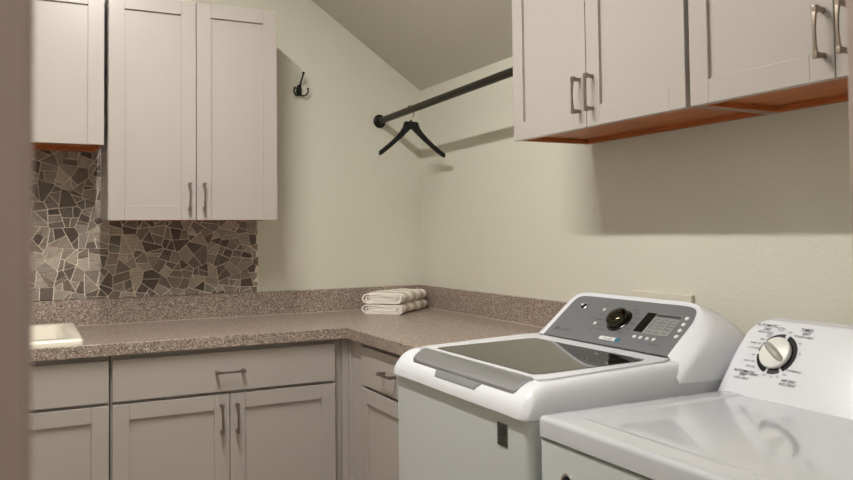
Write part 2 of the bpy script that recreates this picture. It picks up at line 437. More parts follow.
# ------------------------------------------------------------------ stone mosaic
def mosaic():
    root = thing('mosaic_backsplash', (-1.5, 0, 1.0155), 'random brown and grey stone mosaic with pale grout behind the sink', 'backsplash')
    XM = -.803
    regs = [(XL + .002, XM, 1.0165, 1.3235), (XL + .002, -1.4395, 1.3235, 1.6005)]
    bm = nb(); box(bm, regs[0][0], XM + .002, -.0055, -.0005, 1.016, 1.343); box(bm, regs[1][0], -1.4375, -.0055, -.0005, 1.343, 1.621)
    link('grout_bed', bm, M['grout'], root)
    rnd = random.Random(21); sites = []
    z = 1.0
    while z < 1.68:
        x = XL - .05 + rnd.uniform(0, .06)
        while x < -.72:
            w = rnd.uniform(.08, .125)
            sites.append((x + w / 2, z + rnd.uniform(-.03, .03))); x += w
        z += .085
    def clip(poly, nx, nz, c):
        out = []
        for i in range(len(poly)):
            a, b = poly[i], poly[(i + 1) % len(poly)]
            da, db = nx * a[0] + nz * a[1] - c, nx * b[0] + nz * b[1] - c
            if da <= 0: out.append(a)
            if da * db < 0:
                t = da / (da - db); out.append((a[0] + (b[0] - a[0]) * t, a[1] + (b[1] - a[1]) * t))
        return out
    def area(p): return abs(sum(p[k][0] * p[(k + 1) % len(p)][1] - p[(k + 1) % len(p)][0] * p[k][1] for k in range(len(p)))) / 2 if len(p) > 2 else 0
    def cen(p): return sum(q[0] for q in p) / len(p), sum(q[1] for q in p) / len(p)
    gap = .0017
    def split(p, lim):
        """break a slab into irregular pieces across its longer axis"""
        if area(p) < lim: return [p]
        cx, cz = cen(p); sxx = sum((q[0] - cx) ** 2 for q in p); szz = sum((q[1] - cz) ** 2 for q in p); sxz = sum((q[0] - cx) * (q[1] - cz) for q in p)
        th = .5 * math.atan2(2 * sxz, sxx - szz) + rnd.gauss(0, .28)
        nx, nz = math.cos(th), math.sin(th); o = rnd.uniform(-.012, .012)
        c = nx * cx + nz * cz + o; out = []
        for q in (clip(p, nx, nz, c - gap), clip(p, -nx, -nz, -(c + gap))):
            if area(q) > 5e-5: out += split(q, rnd.choice((.0011, .0016, .0022, .0030)))
        return out
    XN, ZN, ZTOP = -1.4395, 1.3425, 1.6205
    pieces = []
    for i, s in enumerate(sites):
        poly = [(s[0] - .13, s[1] - .13), (s[0] + .13, s[1] - .13), (s[0] + .13, s[1] + .13), (s[0] - .13, s[1] + .13)]
        for j, t in enumerate(sites):
            if i == j: continue
            dx, dz = t[0] - s[0], t[1] - s[1]; L = math.hypot(dx, dz)
            if L > .26: continue
            nx, nz = dx / L, dz / L
            poly = clip(poly, nx, nz, nx * (s[0] + t[0]) / 2 + nz * (s[1] + t[1]) / 2 - gap)
            if len(poly) < 3: break
        if len(poly) > 2: pieces += split(poly, .0018)
    final = []
    for p in pieces:
        for c_ in ((1, 0, XM + rnd.uniform(-.007, .004)), (-1, 0, -(XL + .003)), (0, -1, -1.0168), (0, 1, ZTOP)):
            if len(p) > 2: p = clip(p, *c_)
        if len(p) < 3: continue
        if max(q[1] for q in p) < ZN or max(q[0] for q in p) < XN: final.append(p); continue
        low = clip(p, 0, 1, ZN); high = clip(clip(p, 0, -1, -ZN), 1, 0, XN) if area(clip(p, 0, -1, -ZN)) else []
        if area(high) and area(clip(low, 1, 0, XN)) and not area(clip(low, -1, 0, -XN)) > 1e-4: final.append(clip(p, 1, 0, XN))
        else:
            for q in (low, high):
                if area(q): final.append(q)
    bm = nb(); uvl = bm.loops.layers.uv.new('UVMap'); cl = bm.loops.layers.float_color.new('tint')
    pal = [(112, 100, 92), (128, 116, 107), (142, 130, 120), (158, 147, 136), (172, 161, 149), (84, 71, 64), (150, 141, 132), (134, 125, 118), (120, 107, 97), (98, 86, 78)]
    for poly in final:
        q = []
        for p in poly:
            if not q or math.hypot(p[0] - q[-1][0], p[1] - q[-1][1]) > .0022: q.append(p)
        if len(q) > 1 and math.hypot(q[0][0] - q[-1][0], q[0][1] - q[-1][1]) <= .0022: q.pop()
        poly = q
        if area(poly) < 7e-5: continue
        cx, cz = cen(poly)
        th = rnd.choice((0, 0, .1, -.12, 1.5, .7, -.6, 1.2)) + rnd.uniform(-.15, .15); ox = rnd.uniform(0, 9)
        ln = rnd.uniform(.0082, .0096)
        c = list(srgb(*rnd.choice(pal))); f_ = rnd.uniform(.85, 1.15); c = [c[0] * f_, c[1] * f_, c[2] * f_, 1]
        B0 = [bm.verts.new((p[0], -.0055, p[1])) for p in poly]
        T0 = [bm.verts.new((p[0], -ln + .0008, p[1])) for p in poly]
        T1 = [bm.verts.new((cx + (p[0] - cx) * .955, -ln, cz + (p[1] - cz) * .955)) for p in poly]
        fs = [bm.faces.new(T1)]
        for k in range(len(poly)):
            kk = (k + 1) % len(poly)
            fs.append(bm.faces.new((B0[k], B0[kk], T0[kk], T0[k]))); fs.append(bm.faces.new((T0[k], T0[kk], T1[kk], T1[k])))
        for f in fs:
            for lp in f.loops:
                x_, z_ = lp.vert.co.x - cx, lp.vert.co.z - cz
                lp[uvl].uv = (x_ * math.cos(th) + z_ * math.sin(th) + ox, -x_ * math.sin(th) + z_ * math.cos(th) + ox)
                lp[cl] = c
    link('stones', bm, M['stone'], root)
mosaic()

# ------------------------------------------------------------------ towels
def towel(z, w, h, ln, dy, label, seed):
    rnd = random.Random(seed)
    FLc = Vector((-.398, -.204, 0)); a = Vector((.122, -.129, 0)).normalized(); b = Vector((a.y * -1, a.x, 0))   # across, along
    org = FLc + b * dy
    root = thing('folded_towel', (org.x + .16, org.y + .08, z), label, 'towel', 'folded towels in the counter corner')
    # spiral section: outer wrap, then inner layers
    th = .0062; path = []
    def arc(cx, cz, r, a0, a1, n=8):
        for k in range(n + 1):
            t = math.radians(a0 + (a1 - a0) * k / n); path.append((cx + r * math.cos(t), cz + r * math.sin(t)))
    H = h; r0 = H / 2 - th / 2; r1 = r0 - th - .0012
    path.append((.018, th / 2))
    for k in range(1, 6): path.append((.018 + (w - H - .018) * k / 6, th / 2))
    arc(w - H / 2, H / 2, r0, -90, 90)
    for k in range(1, 7): path.append((w - H / 2 - (w - H) * k / 7, H - th / 2 + .0012 * math.sin(k * 1.3 + seed)))
    arc(H / 2, H / 2 + .0, r0, 90, 262)
    for k in range(1, 7): path.append((H / 2 + (w - H) * k / 7, H / 2 - r1 + .001 * math.sin(k * 1.7 + seed)))
    arc(w - H / 2 - .002, H / 2, r1, -90, 90)
    for k in range(1, 7): path.append((w - H / 2 - (w - H - .01) * k / 7, H / 2 + r1 - .0008 * math.sin(k + seed)))
    arc(H / 2 + .010, H / 2, r1 - .001, 90, 262, 6); r2 = r1 - th - .0014
    for k in range(1, 6): path.append((H / 2 + .010 + (w - H - .018) * k / 6, H / 2 - r2 + .0006 * math.sin(k * 2 + seed)))
    arc(w - H / 2 - .006, H / 2, r2, -90, 88, 6)
    path.append((w * .5, H / 2 + r2 * .7)); path.append((H * .75, H / 2 + r2 * .6))
    # outline on both sides
    n = len(path); Lf, Rt = [], []
    for i, p in enumerate(path):
        q0, q1 = path[max(i - 1, 0)], path[min(i + 1, n - 1)]
        tx, tz = q1[0] - q0[0], q1[1] - q0[1]; l = math.hypot(tx, tz) or 1; nx, nz = -tz / l, tx / l
        Lf.append((p[0] + nx * th / 2, p[1] + nz * th / 2)); Rt.append((p[0] - nx * th / 2, p[1] - nz * th / 2))
    bm = nb(); uvl = bm.loops.layers.uv.new('UVMap'); K = 26; rings = []
    for k in range(K + 1):
        t = k / K; ring = []
        for (pu, pz) in Lf + Rt[::-1]:
            sag = 1 - .10 * math.sin(t * PI * 2.2 + seed) * (pz / H) * .5
            wob = .0022 * math.sin(t * 9 + pz * 160 + seed)
            edge = .004 * (1 - min(1, min(t, 1 - t) * 14)) * math.sin(pu * 70 + seed)
            P = org + a * (pu + wob) + b * (t * ln + edge); P.z = z + max(.0003, pz * sag + .0005)
            ring.append(bm.verts.new(P))
        rings.append(ring)
    m_ = len(rings[0])
    for k in range(K):
        for i in range(m_):
            f = bm.faces.new((rings[k][i], rings[k][(i + 1) % m_], rings[k + 1][(i + 1) % m_], rings[k + 1][i]))
            for lp in f.loops: lp[uvl].uv = ((k + (1 if lp.vert in (rings[k + 1][i], rings[k + 1][(i + 1) % m_]) else 0)) / K + seed * .0, 0)
    for ring, t in ((rings[0], 0), (rings[-1], 1)):
        for i in range(n - 1):
            f = bm.faces.new((ring[i], ring[i + 1], ring[m_ - 2 - i], ring[m_ - 1 - i]))
            for lp in f.loops: lp[uvl].uv = (t * .999 + .001, 0)
    link('cloth', bm, M['towel'], root, smooth=70)
towel(.9147, .190, .0425, .318, .0, 'lower of two folded cream towels with beige stripes, resting on the counter', 1)
towel(.9600, .186, .044, .314, .004, 'upper of two folded cream towels with beige stripes, lying on the other towel', 2)

# ------------------------------------------------------------------ coat hook
root = thing('coat_hook', (-.609, 0, 1.93), 'small black three-prong coat hook on the wall beside the tall cabinet', 'hook')
bm = nb(); lathe(bm, [(0, .009), (.008, .008), (.0125, .004), (.014, .0)], (-.609, -.0005, 1.913), (0, -1, 0), 20)
for v in bm.verts: v.co.z = 1.913 + (v.co.z - 1.913) * 1.9
link('backplate', bm, M['black'], root, smooth=60)
bm = nb()
pts = [(-.609, -.006, 1.905), (-.609, -.012, 1.93), (-.607, -.022, 1.95), (-.605, -.036, 1.965), (-.604, -.050, 1.983)]
tube(bm, pts, .004, 10, radii=[.006, .0048, .0038, .0036, .0040]); lathe(bm, [(0, .0065), (.0045, .005), (.0065, 0), (.0045, -.005), (0, -.0065)], pts[-1], (0, 0, 1), 12)
link('upper_prong', bm, M['black'], root, smooth=60)
for s in (-1, 1):
    bm = nb(); pts = []
    for k in range(10):
        t = math.radians(200 + 190 * k / 9)
        pts.append((-.609 + s * (.017 + .0155 * math.cos(t)), -.010 - .0028 * k, 1.900 + .0165 * math.sin(t) + .001 * k))
    tube(bm, pts, .0040, 10); lathe(bm, [(0, .0055), (.004, .004), (.0055, 0), (.004, -.004), (0, -.0055)], pts[-1], (0, 0, 1), 12)
    link('lower_prong', bm, M['black'], root, smooth=60)

# ------------------------------------------------------------------ closet rod and hanger
RX, RZ, RR = -.2165, 1.797, .0155
root = thing('closet_rod', (RX, 0, RZ), 'long dark metal hanging rod from the back wall to the wall cabinet', 'rod')
bm = nb(); tube(bm, [(RX, -.004, RZ - .003), (RX, -1.2935, RZ + .019)], RR, 28); link('pole', bm, M['rod'], root, smooth=50)
for (y, s, dz) in ((-.0005, -1, -.003), (-1.2935, 1, .019)):
    bm = nb(); lathe(bm, [(.0315, 0), (.0315, .004), (.029, .0065), (.0225, .0085), (.0205, .024), (.0185, .026), (RR, .026)], (RX, y, RZ + dz), (0, s, 0), 36)
    link('flange', bm, M['black'], root, smooth=35)

HY_ = -.345
root = thing('clothes_hanger', (RX, HY_, 1.70), 'empty black contoured clothes hanger with a metal hook on the rod', 'hanger')
bm = nb()
def hang_pts(s):
    top, bot = [], []
    # outline of one arm, centre to tip (x offset, z)
    T_ = [(0, 1.7475), (.026, 1.7475), (.032, 1.744), (.040, 1.720), (.054, 1.701), (.078, 1.676), (.105, 1.652), (.132, 1.631), (.153, 1.615), (.1560, 1.612)]
    B = [(0, 1.7165), (.006, 1.712), (.017, 1.702), (.031, 1.689), (.051, 1.671), (.074, 1.653), (.098, 1.633), (.122, 1.615), (.144, 1.599), (.1545, 1.594)]
    return T_, B
T_, Bt = hang_pts(1)
sect = []
for s in (-1, 1):
    seq = range(len(T_)) if s > 0 else range(len(T_) - 1, 0, -1)
    for i in seq:
        t = i / (len(T_) - 1); hw = .006 + .0025 * t; yy = HY_ - .014 * t * t
        (tx, tz), (bx, bz) = T_[i], Bt[i]
        sect.append([(RX + s * tx, yy - hw * .6, tz), (RX + s * tx, yy + hw * .6, tz), (RX + s * (tx * .7 + bx * .3), yy + hw, tz * .7 + bz * .3), (RX + s * (tx * .2 + bx * .8), yy + hw, tz * .2 + bz * .8),
                     (RX + s * bx, yy + hw * .5, bz), (RX + s * bx, yy - hw * .5, bz), (RX + s * (tx * .2 + bx * .8), yy - hw, tz * .2 + bz * .8), (RX + s * (tx * .7 + bx * .3), yy - hw, tz * .7 + bz * .3)])
    if s < 0: continue
sect = sect[:]
# order: left tip ... centre ... right tip
rings = [[bm.verts.new(p) for p in q] for q in sect]
for A, B_ in zip(rings, rings[1:]):
    for k in range(8): bm.faces.new((A[k], A[(k + 1) % 8], B_[(k + 1) % 8], B_[k]))
bm.faces.new(rings[0][::-1]); bm.faces.new(rings[-1])
link('arms', bm, M['hanger'], root, smooth=40)
bm = nb(); R2 = RR + .0026; pts = [(RX, HY_, 1.746), (RX + .002, HY_, 1.757), (RX + .010, HY_, 1.768)]
for k in range(15):
    t = math.radians(-45 + 235 * k / 14); pts.append((RX + R2 * math.cos(t) * (1.12 if k < 3 else 1), HY_, RZ + .0028 + R2 * math.sin(t)))
tube(bm, pts, .0022, 8); tag(link('hook', bm, M['steel'], root, smooth=60), 'metal wire hook')
bm = nb(); lathe(bm, [(0, .006), (.004, .006), (.0055, .003), (.0055, 0)], (RX, HY_, 1.7480), (0, 0, 1), 16)
link('collar', bm, M['hanger'], root, smooth=40)

# ------------------------------------------------------------------ washer supply box on the wall
root = thing('outlet_box', (0, -1.615, .93), 'white plastic supply box frame on the wall behind the washer', 'outlet box')
bm = nb()
for a in ((-.014, -.0005, -1.747, -1.496, 1.052, 1.0775), (-.014, -.0005, -1.747, -1.496, .840, .862), (-.014, -.0005, -1.517, -1.496, .862, 1.052), (-.014, -.0005, -1.747, -1.724, .862, 1.052), (-.003, -.0005, -1.724, -1.517, .862, 1.052)): box(bm, *a)
link('frame', bm, M['cream'], root, bevel=(.002, 2))
for y, c in ((-1.56, 'dark'), (-1.67, 'teal')):
    bm = nb(); tube(bm, [(-.0032, y, .93), (-.028, y, .93)], .011, 16); tube(bm, [(-.028, y, .93), (-.034, y, .93)], .018, 8)
    link('valve', bm, M['chrome'], root, smooth=40)

# ------------------------------------------------------------------ washer
WX, WY0, WY1 = -.766, -2.030, -1.354
WC = (WY0 + WY1) / 2
W = thing('washing_machine', (-.42, WC, 0), 'white top-load washer with dark glass lid and grey control panel', 'washer')
bm = nb()
bmesh.ops.create_cube(bm, size=1)
for v in bm.verts: v.co = Vector((( WX + .004 + -.095) / 2 + v.co.x * (-.095 - WX - .004), WC + v.co.y * (WY1 - WY0 - .006), (.03 + .866) / 2 + v.co.z * (.866 - .03)))
ve = [e for e in bm.edges if abs(e.verts[0].co.z - e.verts[1].co.z) > .1]
bmesh.ops.bevel(bm, geom=ve, offset=.022, segments=6, profile=.5, affect='EDGES')
link('body', bm, M['whitedull'], W, smooth=40)
for sx in (-.70, -.16):
    for sy in (WY0 + .06, WY1 - .06):
        bm = nb(); lathe(bm, [(0, 0), (.022, 0), (.024, .006), (.012, .012), (.012, .031)], (sx, sy, 0), (0, 0, 1), 16); link('foot', bm, M['dark'], W, smooth=40)

XF = -.774; RXf, RYs, ZB = .072, .030, .8705
def ftop(x): return .9375 + (x + .70) * .036                     # gently rising toward the console
def fr_(t): t = max(0.0, min(1.0, t)); return (1 - (1 - t) ** 2.0) ** (1 / 2.0)
def shell_z(x, y, lift=0):
    dx = x - XF; dy = min(y - (WY0 - .002), (WY1 + .002) - y)
    return ZB + (ftop(x) - ZB) * fr_(dx / RXf) * fr_(dy / RYs) ** .9 + lift
def grade(a, b, n, ea, eb):
    """parameter list with dense ends"""
    out = [a + (b - a) * i / n for i in range(n + 1)]
    for e, s in ((ea, 1), (eb, -1)):
        if e:
            base_ = a if s > 0 else b
            out += [base_ + s * e * (1 - math.cos(PI / 2 * k / 9)) for k in range(1, 9)]
    return sorted(set(round(v, 6) for v in out))
bm = nb()
GX = grade(XF, -.095, 22, RXf, 0); GY = grade(WY0 - .002, WY1 + .002, 24, RYs, RYs)
g = [[bm.verts.new((x, y, shell_z(x, y))) for y in GY] for x in GX]
for i in range(len(GX) - 1):
    for j in range(len(GY) - 1): bm.faces.new((g[i][j], g[i + 1][j], g[i + 1][j + 1], g[i][j + 1]))
# round the plan corners at the front
for i, x in enumerate(GX):
    for j, y in enumerate(GY):
        v = g[i][j]; rc = .024
        for sy, ey in ((1, WY0 - .002), (-1, WY1 + .002)):
            cx, cy = XF + rc, ey + sy * rc
            if v.co.x < cx and (v.co.y - cy) * sy < 0:
                dx, dy = v.co.x - cx, v.co.y - cy; m1 = max(abs(dx), abs(dy)); l = math.hypot(dx, dy)
                if l > 0: v.co.x, v.co.y = cx + dx / l * m1, cy + dy / l * m1
bd = [e for e in bm.edges if e.is_boundary]
ex = bmesh.ops.extrude_edge_only(bm, edges=bd)
for v in [q for q in ex['geom'] if isinstance(q, bmesh.types.BMVert)]: v.co.z = .868
link('top_cover', bm, M['plastic'], W, smooth=60)

def patch(name, x0, x1, y0f, y0b, y1f, y1b, lift, m, root, th=.004, nx=14, ny=16, rc=0, zf=None):
    """thin slab that follows the washer's top; y limits may differ front/back"""
    bm = nb(); top, low = [], []
    for i in range(nx + 1):
        t = i / nx; x = x0 + (x1 - x0) * t; ya, yb = y0f + (y0b - y0f) * t, y1f + (y1b - y1f) * t
        ins = 0
        if rc:
            for dd in (x - x0, x1 - x):
                if dd < rc: ins = max(ins, rc - math.sqrt(max(0, rc * rc - (rc - dd) ** 2)))
        ya += ins; yb -= ins
        rt, rl = [], []
        for j in range(ny + 1):
            y = ya + (yb - ya) * j / ny; z = (zf(x, y) if zf else shell_z(x, y))
            rt.append(bm.verts.new((x, y, z + lift))); rl.append(bm.verts.new((x, y, z + lift - th)))
        top.append(rt); low.append(rl)
    for i in range(nx):
        for j in range(ny):
            bm.faces.new((top[i][j], top[i + 1][j], top[i + 1][j + 1], top[i][j + 1])); bm.faces.new((low[i][j], low[i][j + 1], low[i + 1][j + 1], low[i + 1][j]))
    for i in range(nx):
        for j in (0, ny): bm.faces.new((top[i][j], top[i + 1][j], low[i + 1][j], low[i][j]))
    for j in range(ny):
        for i in (0, nx): bm.faces.new((top[i][j], top[i][j + 1], low[i][j + 1], low[i][j]))
    return link(name, bm, m, root, smooth=50)
LID = patch('lid', -.705, -.322, -1.990, -1.990, -1.398, -1.398, .0045, M['plastic'], W, th=.006, rc=.012)
tag(patch('lid_glass', -.683, -.378, -1.940, -1.963, -1.455, -1.493, .0062, M['glass'], LID, th=.004, rc=.010, zf=lambda x, y: ftop(x)), 'dark mirror-like glass window')
tag(patch('lid_handle', -.7575, -.703, -1.968, -1.962, -1.458, -1.434, .0055, M['silver'], LID, th=.007, rc=.008), 'brushed silver front bar')
tag(patch('grip_recess', -.7680, -.7530, -1.812, -1.838, -1.612, -1.594, .0014, M['grayplastic'], W, th=.004), 'grey finger recess under the silver bar')

# console
FP0, FP1 = Vector((-.312, 0, .9555)), Vector((-.168, 0, 1.0735)); FS = FP1 - FP0; FN = Vector((-FS.z, 0, FS.x)).normalized()
def fp(y, s, off=0):
    p = FP0 + FS * s + FN * off; return Vector((p.x, y, p.z))
NA = 56
def arch(n_, cy, hw):
    """unit arch samples (-1..1, 0..1)"""
    out = []
    for k in range(NA + 1):
        t = PI * k / NA; c, s = math.cos(t), math.sin(t)
        out.append((math.copysign(abs(c) ** (2 / n_), c), abs(s) ** (2 / n_)))
    return out
def taper(a, b): return max(0, .5 - .5 * a) * (.034 * b * b + .012 * max(0, 1 - b / .12))
def face_loop(ya, yb, s0, s1, n_, off, flare=0):
    cy, hw = (ya + yb) / 2, (yb - ya) / 2
    return [fp(cy + hw * a + taper(a, b), s0 + (s1 - s0) * b, off) for a, b in arch(n_, cy, hw)]
def side_loop(x_bot, x_top, ya, yb, zb, zt, n_):
    cy, hw = (ya + yb) / 2, (yb - ya) / 2
    return [Vector((x_bot + (x_top - x_bot) * b, cy + hw * a + max(0, .5 - .5 * a) * .030 * b * b, zb + (zt - zb) * b)) for a, b in arch(n_, cy, hw)]
loops = [face_loop(-1.968, -1.447, 0.0, .935, 15, .000), face_loop(-1.974, -1.440, -.005, .965, 14, .0035), face_loop(-1.984, -1.431, -.02, 1.0, 11, .0050),
         face_loop(-1.998, -1.426, -.06, 1.02, 7.5, -.0005),
         side_loop(-.345, -.150, -2.018, -1.416, .930, 1.0760, 5.4), side_loop(-.350, -.138, -2.0375, -1.402, .908, 1.0745, 4.4),
         side_loop(-.22, -.105, -2.0385, -1.392, .905, 1.069, 3.8), side_loop(-.10, -.088, -2.0385, -1.392, .905, 1.055, 3.2), side_loop(-.085, -.082, -2.030, -1.400, .905, 1.045, 3.2)]
bm = nb(); R_ = [[bm.verts.new(p) for p in l] for l in loops]
for A, B_ in zip(R_, R_[1:]):
    for k in range(NA): bm.faces.new((A[k], A[k + 1], B_[k + 1], B_[k]))
bm.faces.new(R_[-1])
for A, B_ in zip(R_, R_[1:]): pass
CON = link('console', bm, M['plastic'], W, smooth=70)
bm = nb(); l0 = [bm.verts.new(p) for p in face_loop(-1.970, -1.445, 0.0, .94, 15, .0012)]; bm.faces.new(l0)
PAN = link('control_panel', bm, M['panel'], W); tag(PAN, 'brushed grey control panel')

YR = Vector((0, -1, 0)); UP = FS.normalized()       # text directions on the face
def plate(name, ya, yb, s0, s1, off, th, m, root, skew=0):
    bm = nb(); P = []
    for o_ in (off, off + th):
        for (y, s) in ((ya, s0), (yb, s0), (yb, s1), (ya, s1)): P.append(bm.verts.new(fp(y + skew * (s - s0), s, o_)))
    for f in ((3, 2, 1, 0), (4, 5, 6, 7), (0, 1, 5, 4), (1, 2, 6, 5), (2, 3, 7, 6), (3, 0, 4, 7)): bm.faces.new([P[i] for i in f])
    return link(name, bm, m, root)
DSP = plate('display', -1.912, -1.782, .33, .735, .0013, .0012, M['panellight'], PAN); tag(DSP, 'pale grey settings display with a black window at its left')
bm = nb(); 
def plate_bm(bm, ya, yb, s0, s1, off, mi=0):
    P = [bm.verts.new(fp(y, s, off)) for (y, s) in ((ya, s0), (yb, s0), (yb, s1), (ya, s1))]; f = bm.faces.new(P); f.material_index = mi
plate_bm(bm, -1.820, -1.784, .34, .73, .0028); plate_bm(bm, -1.910, -1.823, .665, .72, .0028, 1)
for c in range(3):
    y = -1.829 - c * .028
    plate_bm(bm, y - .0022, y, .43, .62, .0028, 1)
    for k in range(4):
        s = .62 - k * .058; text_into(bm, ('Hot', 'Warm', 'Cool', 'Cold')[k] if c == 0 else (('Max', 'High', 'Med', 'Low')[k] if c == 1 else ('Extra', 'Heavy', 'Norm', 'Light')[k]), .0085, fp(y - .005, s, .0028), YR, UP, mi=1, align='LEFT')
    text_into(bm, ('Temp', 'Spin', 'Soil')[c], .010, fp(y - .010, .375, .0028), YR, UP, mi=1)
link('screen', bm, [M['display'], M['paneldark']], DSP, recalc=False)
# buttons
for k in range(4):
    y0 = -1.9285 - .004 * k; s = .70 - k * .115
    bm = nb(); c = fp(y0, s, .0013); lathe(bm, [(.0062, 0), (.0062, .002), (.005, .003), (0, .003)], c, FN, 16); link('button', bm, M['btn'], PAN, smooth=40)
for k in range(4):
    bm = nb(); c = fp(-1.806 - k * .024, .245, .0013); lathe(bm, [(.0055, 0), (.0055, .002), (.0045, .003), (0, .003)], c, FN, 16); link('button', bm, M['btn'], PAN, smooth=40)
# cycle knob
KC = fp(-1.706, .500, .0013)
bm = nb(); lathe(bm, [(.0395, 0), (.0395, .0025), (.037, .004), (0, .004)], KC, FN, 40); sk = tag(link('knob_ring', bm, M['blackgloss'], PAN, smooth=40), 'glossy black ring around the knob')
bm = nb(); lathe(bm, [(.033, .004), (.0335, .010), (.032, .020), (.0285, .0245), (.020, .0265), (0, .0272)], KC, FN, 48)
for v in bm.verts:
    pass
tag(link('knob', bm, M['knob'], PAN, smooth=50), 'dark olive chrome cycle knob')
# emblem, badge and lettering
bm = nb(); EC = fp(-1.514, .70, .0013); lathe(bm, [(.0145, 0), (.0145, .0018), (.0128, .0030), (.0112, .0018), (0, .0018)], EC, FN, 32)
EM = tag(link('emblem', bm, M['silver'], PAN, smooth=40), 'small round silver and black roundel emblem')
bm = nb(); lathe(bm, [(.0105, .0022), (0, .0022)], EC, FN, 32, mi=0); text_into(bm, 'GE', .0125, EC + FN * .0028, YR, UP, mi=1)
link('emblem_face', bm, [M['blackgloss'], M['chrome']], EM)
bm = nb()
def pill(bm, ya, yb, s, h, off, mi):
    P = []; n = 8
    hh = h / 2
    for k in range(n + 1):
        t = -PI / 2 + PI * k / n; P.append(fp(ya, s, off) + YR * 0 + Vector((0, 0, 0)) + Vector((0, hh * math.cos(t), 0)) + UP * hh * math.sin(t))
    for k in range(n + 1):
        t = PI / 2 + PI * k / n; P.append(fp(yb, s, off) + Vector((0, hh * math.cos(t), 0)) + UP * hh * math.sin(t))
    f = bm.faces.new([bm.verts.new(p) for p in P]); f.material_index = mi
pill(bm, -1.688, -1.748, .135, .0125, .0016, 0); pill(bm, -1.753, -1.761, .135, .0125, .0020, 1)
text_into(bm, 'PreciseFill', .0085, fp(-1.718, .135, .0017), YR, UP, mi=2)
link('badge', bm, [M['btn'], M['teal'], M['paneldark']], PAN, recalc=False)['label'] = 'white pill-shaped badge with a teal end'
words_r = ['Normal', 'Whites', 'Heavy Duty', 'Bulky Items', 'Towels', 'Delicates']; words_l = ['Off', 'Rinse', 'Soak', 'Speed Wash', 'Basket Clean', 'Active Wear']
for words, sg, al in ((words_r, 1, 'LEFT'), (words_l, -1, 'RIGHT')):
    bm = nb()
    for k in range(6):
        a = math.radians(70 - k * 25); text_into(bm, words[k], .0075, KC + YR * (sg * .046 * math.cos(a)) + UP * (.049 * math.sin(a)) + FN * .0002, YR, UP, align=al)
    link('cycle_lettering', bm, M['paneldark'], PAN, recalc=False)
for w_, y, s_, z_ in (('Start', -1.606, .78, .0085), ('Hold to Cancel', -1.606, .48, .0085), ('Signal', -1.618, .58, .0085), ('Lock', -1.618, .28, .0085), ('Power', -1.838, .165, .008), ('Delay Wash', -1.888, .165, .008)):
    bm = nb(); text_into(bm, w_, z_, fp(y, s_, .0013), YR, UP); link('button_lettering', bm, M['paneldark'], PAN, recalc=False)
bm = nb(); text_into(bm, 'HE', .016, fp(-1.482, .17, .0013), YR, UP, bold=.02); text_into(bm, 'high efficiency', .008, fp(-1.530, .17, .0013), YR, UP)
link('corner_lettering', bm, M['paneldark'], PAN, recalc=False)
for (y, s) in ((-1.612, .68), (-1.622, .38)):
    bm = nb(); lathe(bm, [(.0055, 0), (.0055, .002), (.0045, .003), (0, .003)], fp(y, s, .0013), FN, 16); link('button', bm, M['btn'], PAN, smooth=40)
# front sticker
bm = nb()
box(bm, WX + .0024, WX + .0036, -1.9450, -1.9045, .7925, .8425)
ST = tag(link('sticker', bm, M['sticker'], W), 'small charcoal warranty sticker')
bm = nb(); o_ = Vector((WX + .0023, -1.9245, .8235)); text_into(bm, '10', .030, o_, YR, Vector((0, 0, 1)), mi=0, bold=.03)
for k in range(3): text_into(bm, ('YEAR', 'LIMITED', 'WARRANTY')[k], .0075, Vector((WX + .0023, -1.9245, .8075 - k * .006)), YR, Vector((0, 0, 1)), mi=1)
link('sticker_print', bm, [M['stickerink'], M['stickerfine']], ST, recalc=False)

# ------------------------------------------------------------------ dryer
DX, DY0, DY1 = -.765, -2.744, -2.066; DC = (DY0 + DY1) / 2
D = thing('clothes_dryer', (-.42, DC, 0), 'white front-load dryer with a round dial, nearest the doorway', 'dryer')
bm = nb(); bmesh.ops.create_cube(bm, size=1)
for v in bm.verts: v.co = Vector(((DX + .002 - .06) / 2 + v.co.x * (-.06 - DX - .002), DC + v.co.y * (DY1 - DY0 - .004), (.03 + .844) / 2 + v.co.z * .814))
ve = [e for e in bm.edges if abs(e.verts[0].co.z - e.verts[1].co.z) > .1 or (max(e.verts[0].co.x, e.verts[1].co.x) < -.6 and min(e.verts[0].co.z, e.verts[1].co.z) > .5)]
bmesh.ops.bevel(bm, geom=ve, offset=.009, segments=4, profile=.5, affect='EDGES')
link('body', bm, M['whitedull'], D, smooth=40)
for sx in (-.70, -.14):
    for sy in (DY0 + .06, DY1 - .06):
        bm = nb(); lathe(bm, [(0, 0), (.022, 0), (.024, .006), (.012, .012), (.012, .031)], (sx, sy, 0), (0, 0, 1), 16); link('foot', bm, M['dark'], D, smooth=40)
# top: crowned enamel sheet with a shallow pressed field
bm = nb(); ZT = .889; XT0, XT1, YT0, YT1 = DX - .001, -.06, DY0 - .001, DY1 + .001
def sm(t): t = max(0.0, min(1.0, t)); return t * t * (3 - 2 * t)
def dtop(x, y):
    e = min(x - XT0, y - YT0, YT1 - y); z = ZT
    r = .010
    if e < r: z -= r - math.sqrt(max(0, r * r - (r - max(e, 0)) ** 2))
    # rounded-rectangle pressed field
    qx, qy = max(XT0 + .075 - x, 0, x - (XT1 - .02)), max(YT0 + .065 - y, 0, y - (YT1 - .065))
    inner = math.hypot(qx, qy)
    z -= .0032 * (1 - sm(inner / .016))
    return z
def dl(a, b, n, extra):
    o = [a + (b - a) * i / n for i in range(n + 1)] + extra; return sorted(set(round(v, 5) for v in o))
ed = [.010 * (1 - math.cos(PI / 2 * k / 5)) for k in range(0, 6)]
GX = dl(XT0 + .01, XT1, 60, [XT0 + e for e in ed] + [XT0 + .055 + .003 * k for k in range(9)])
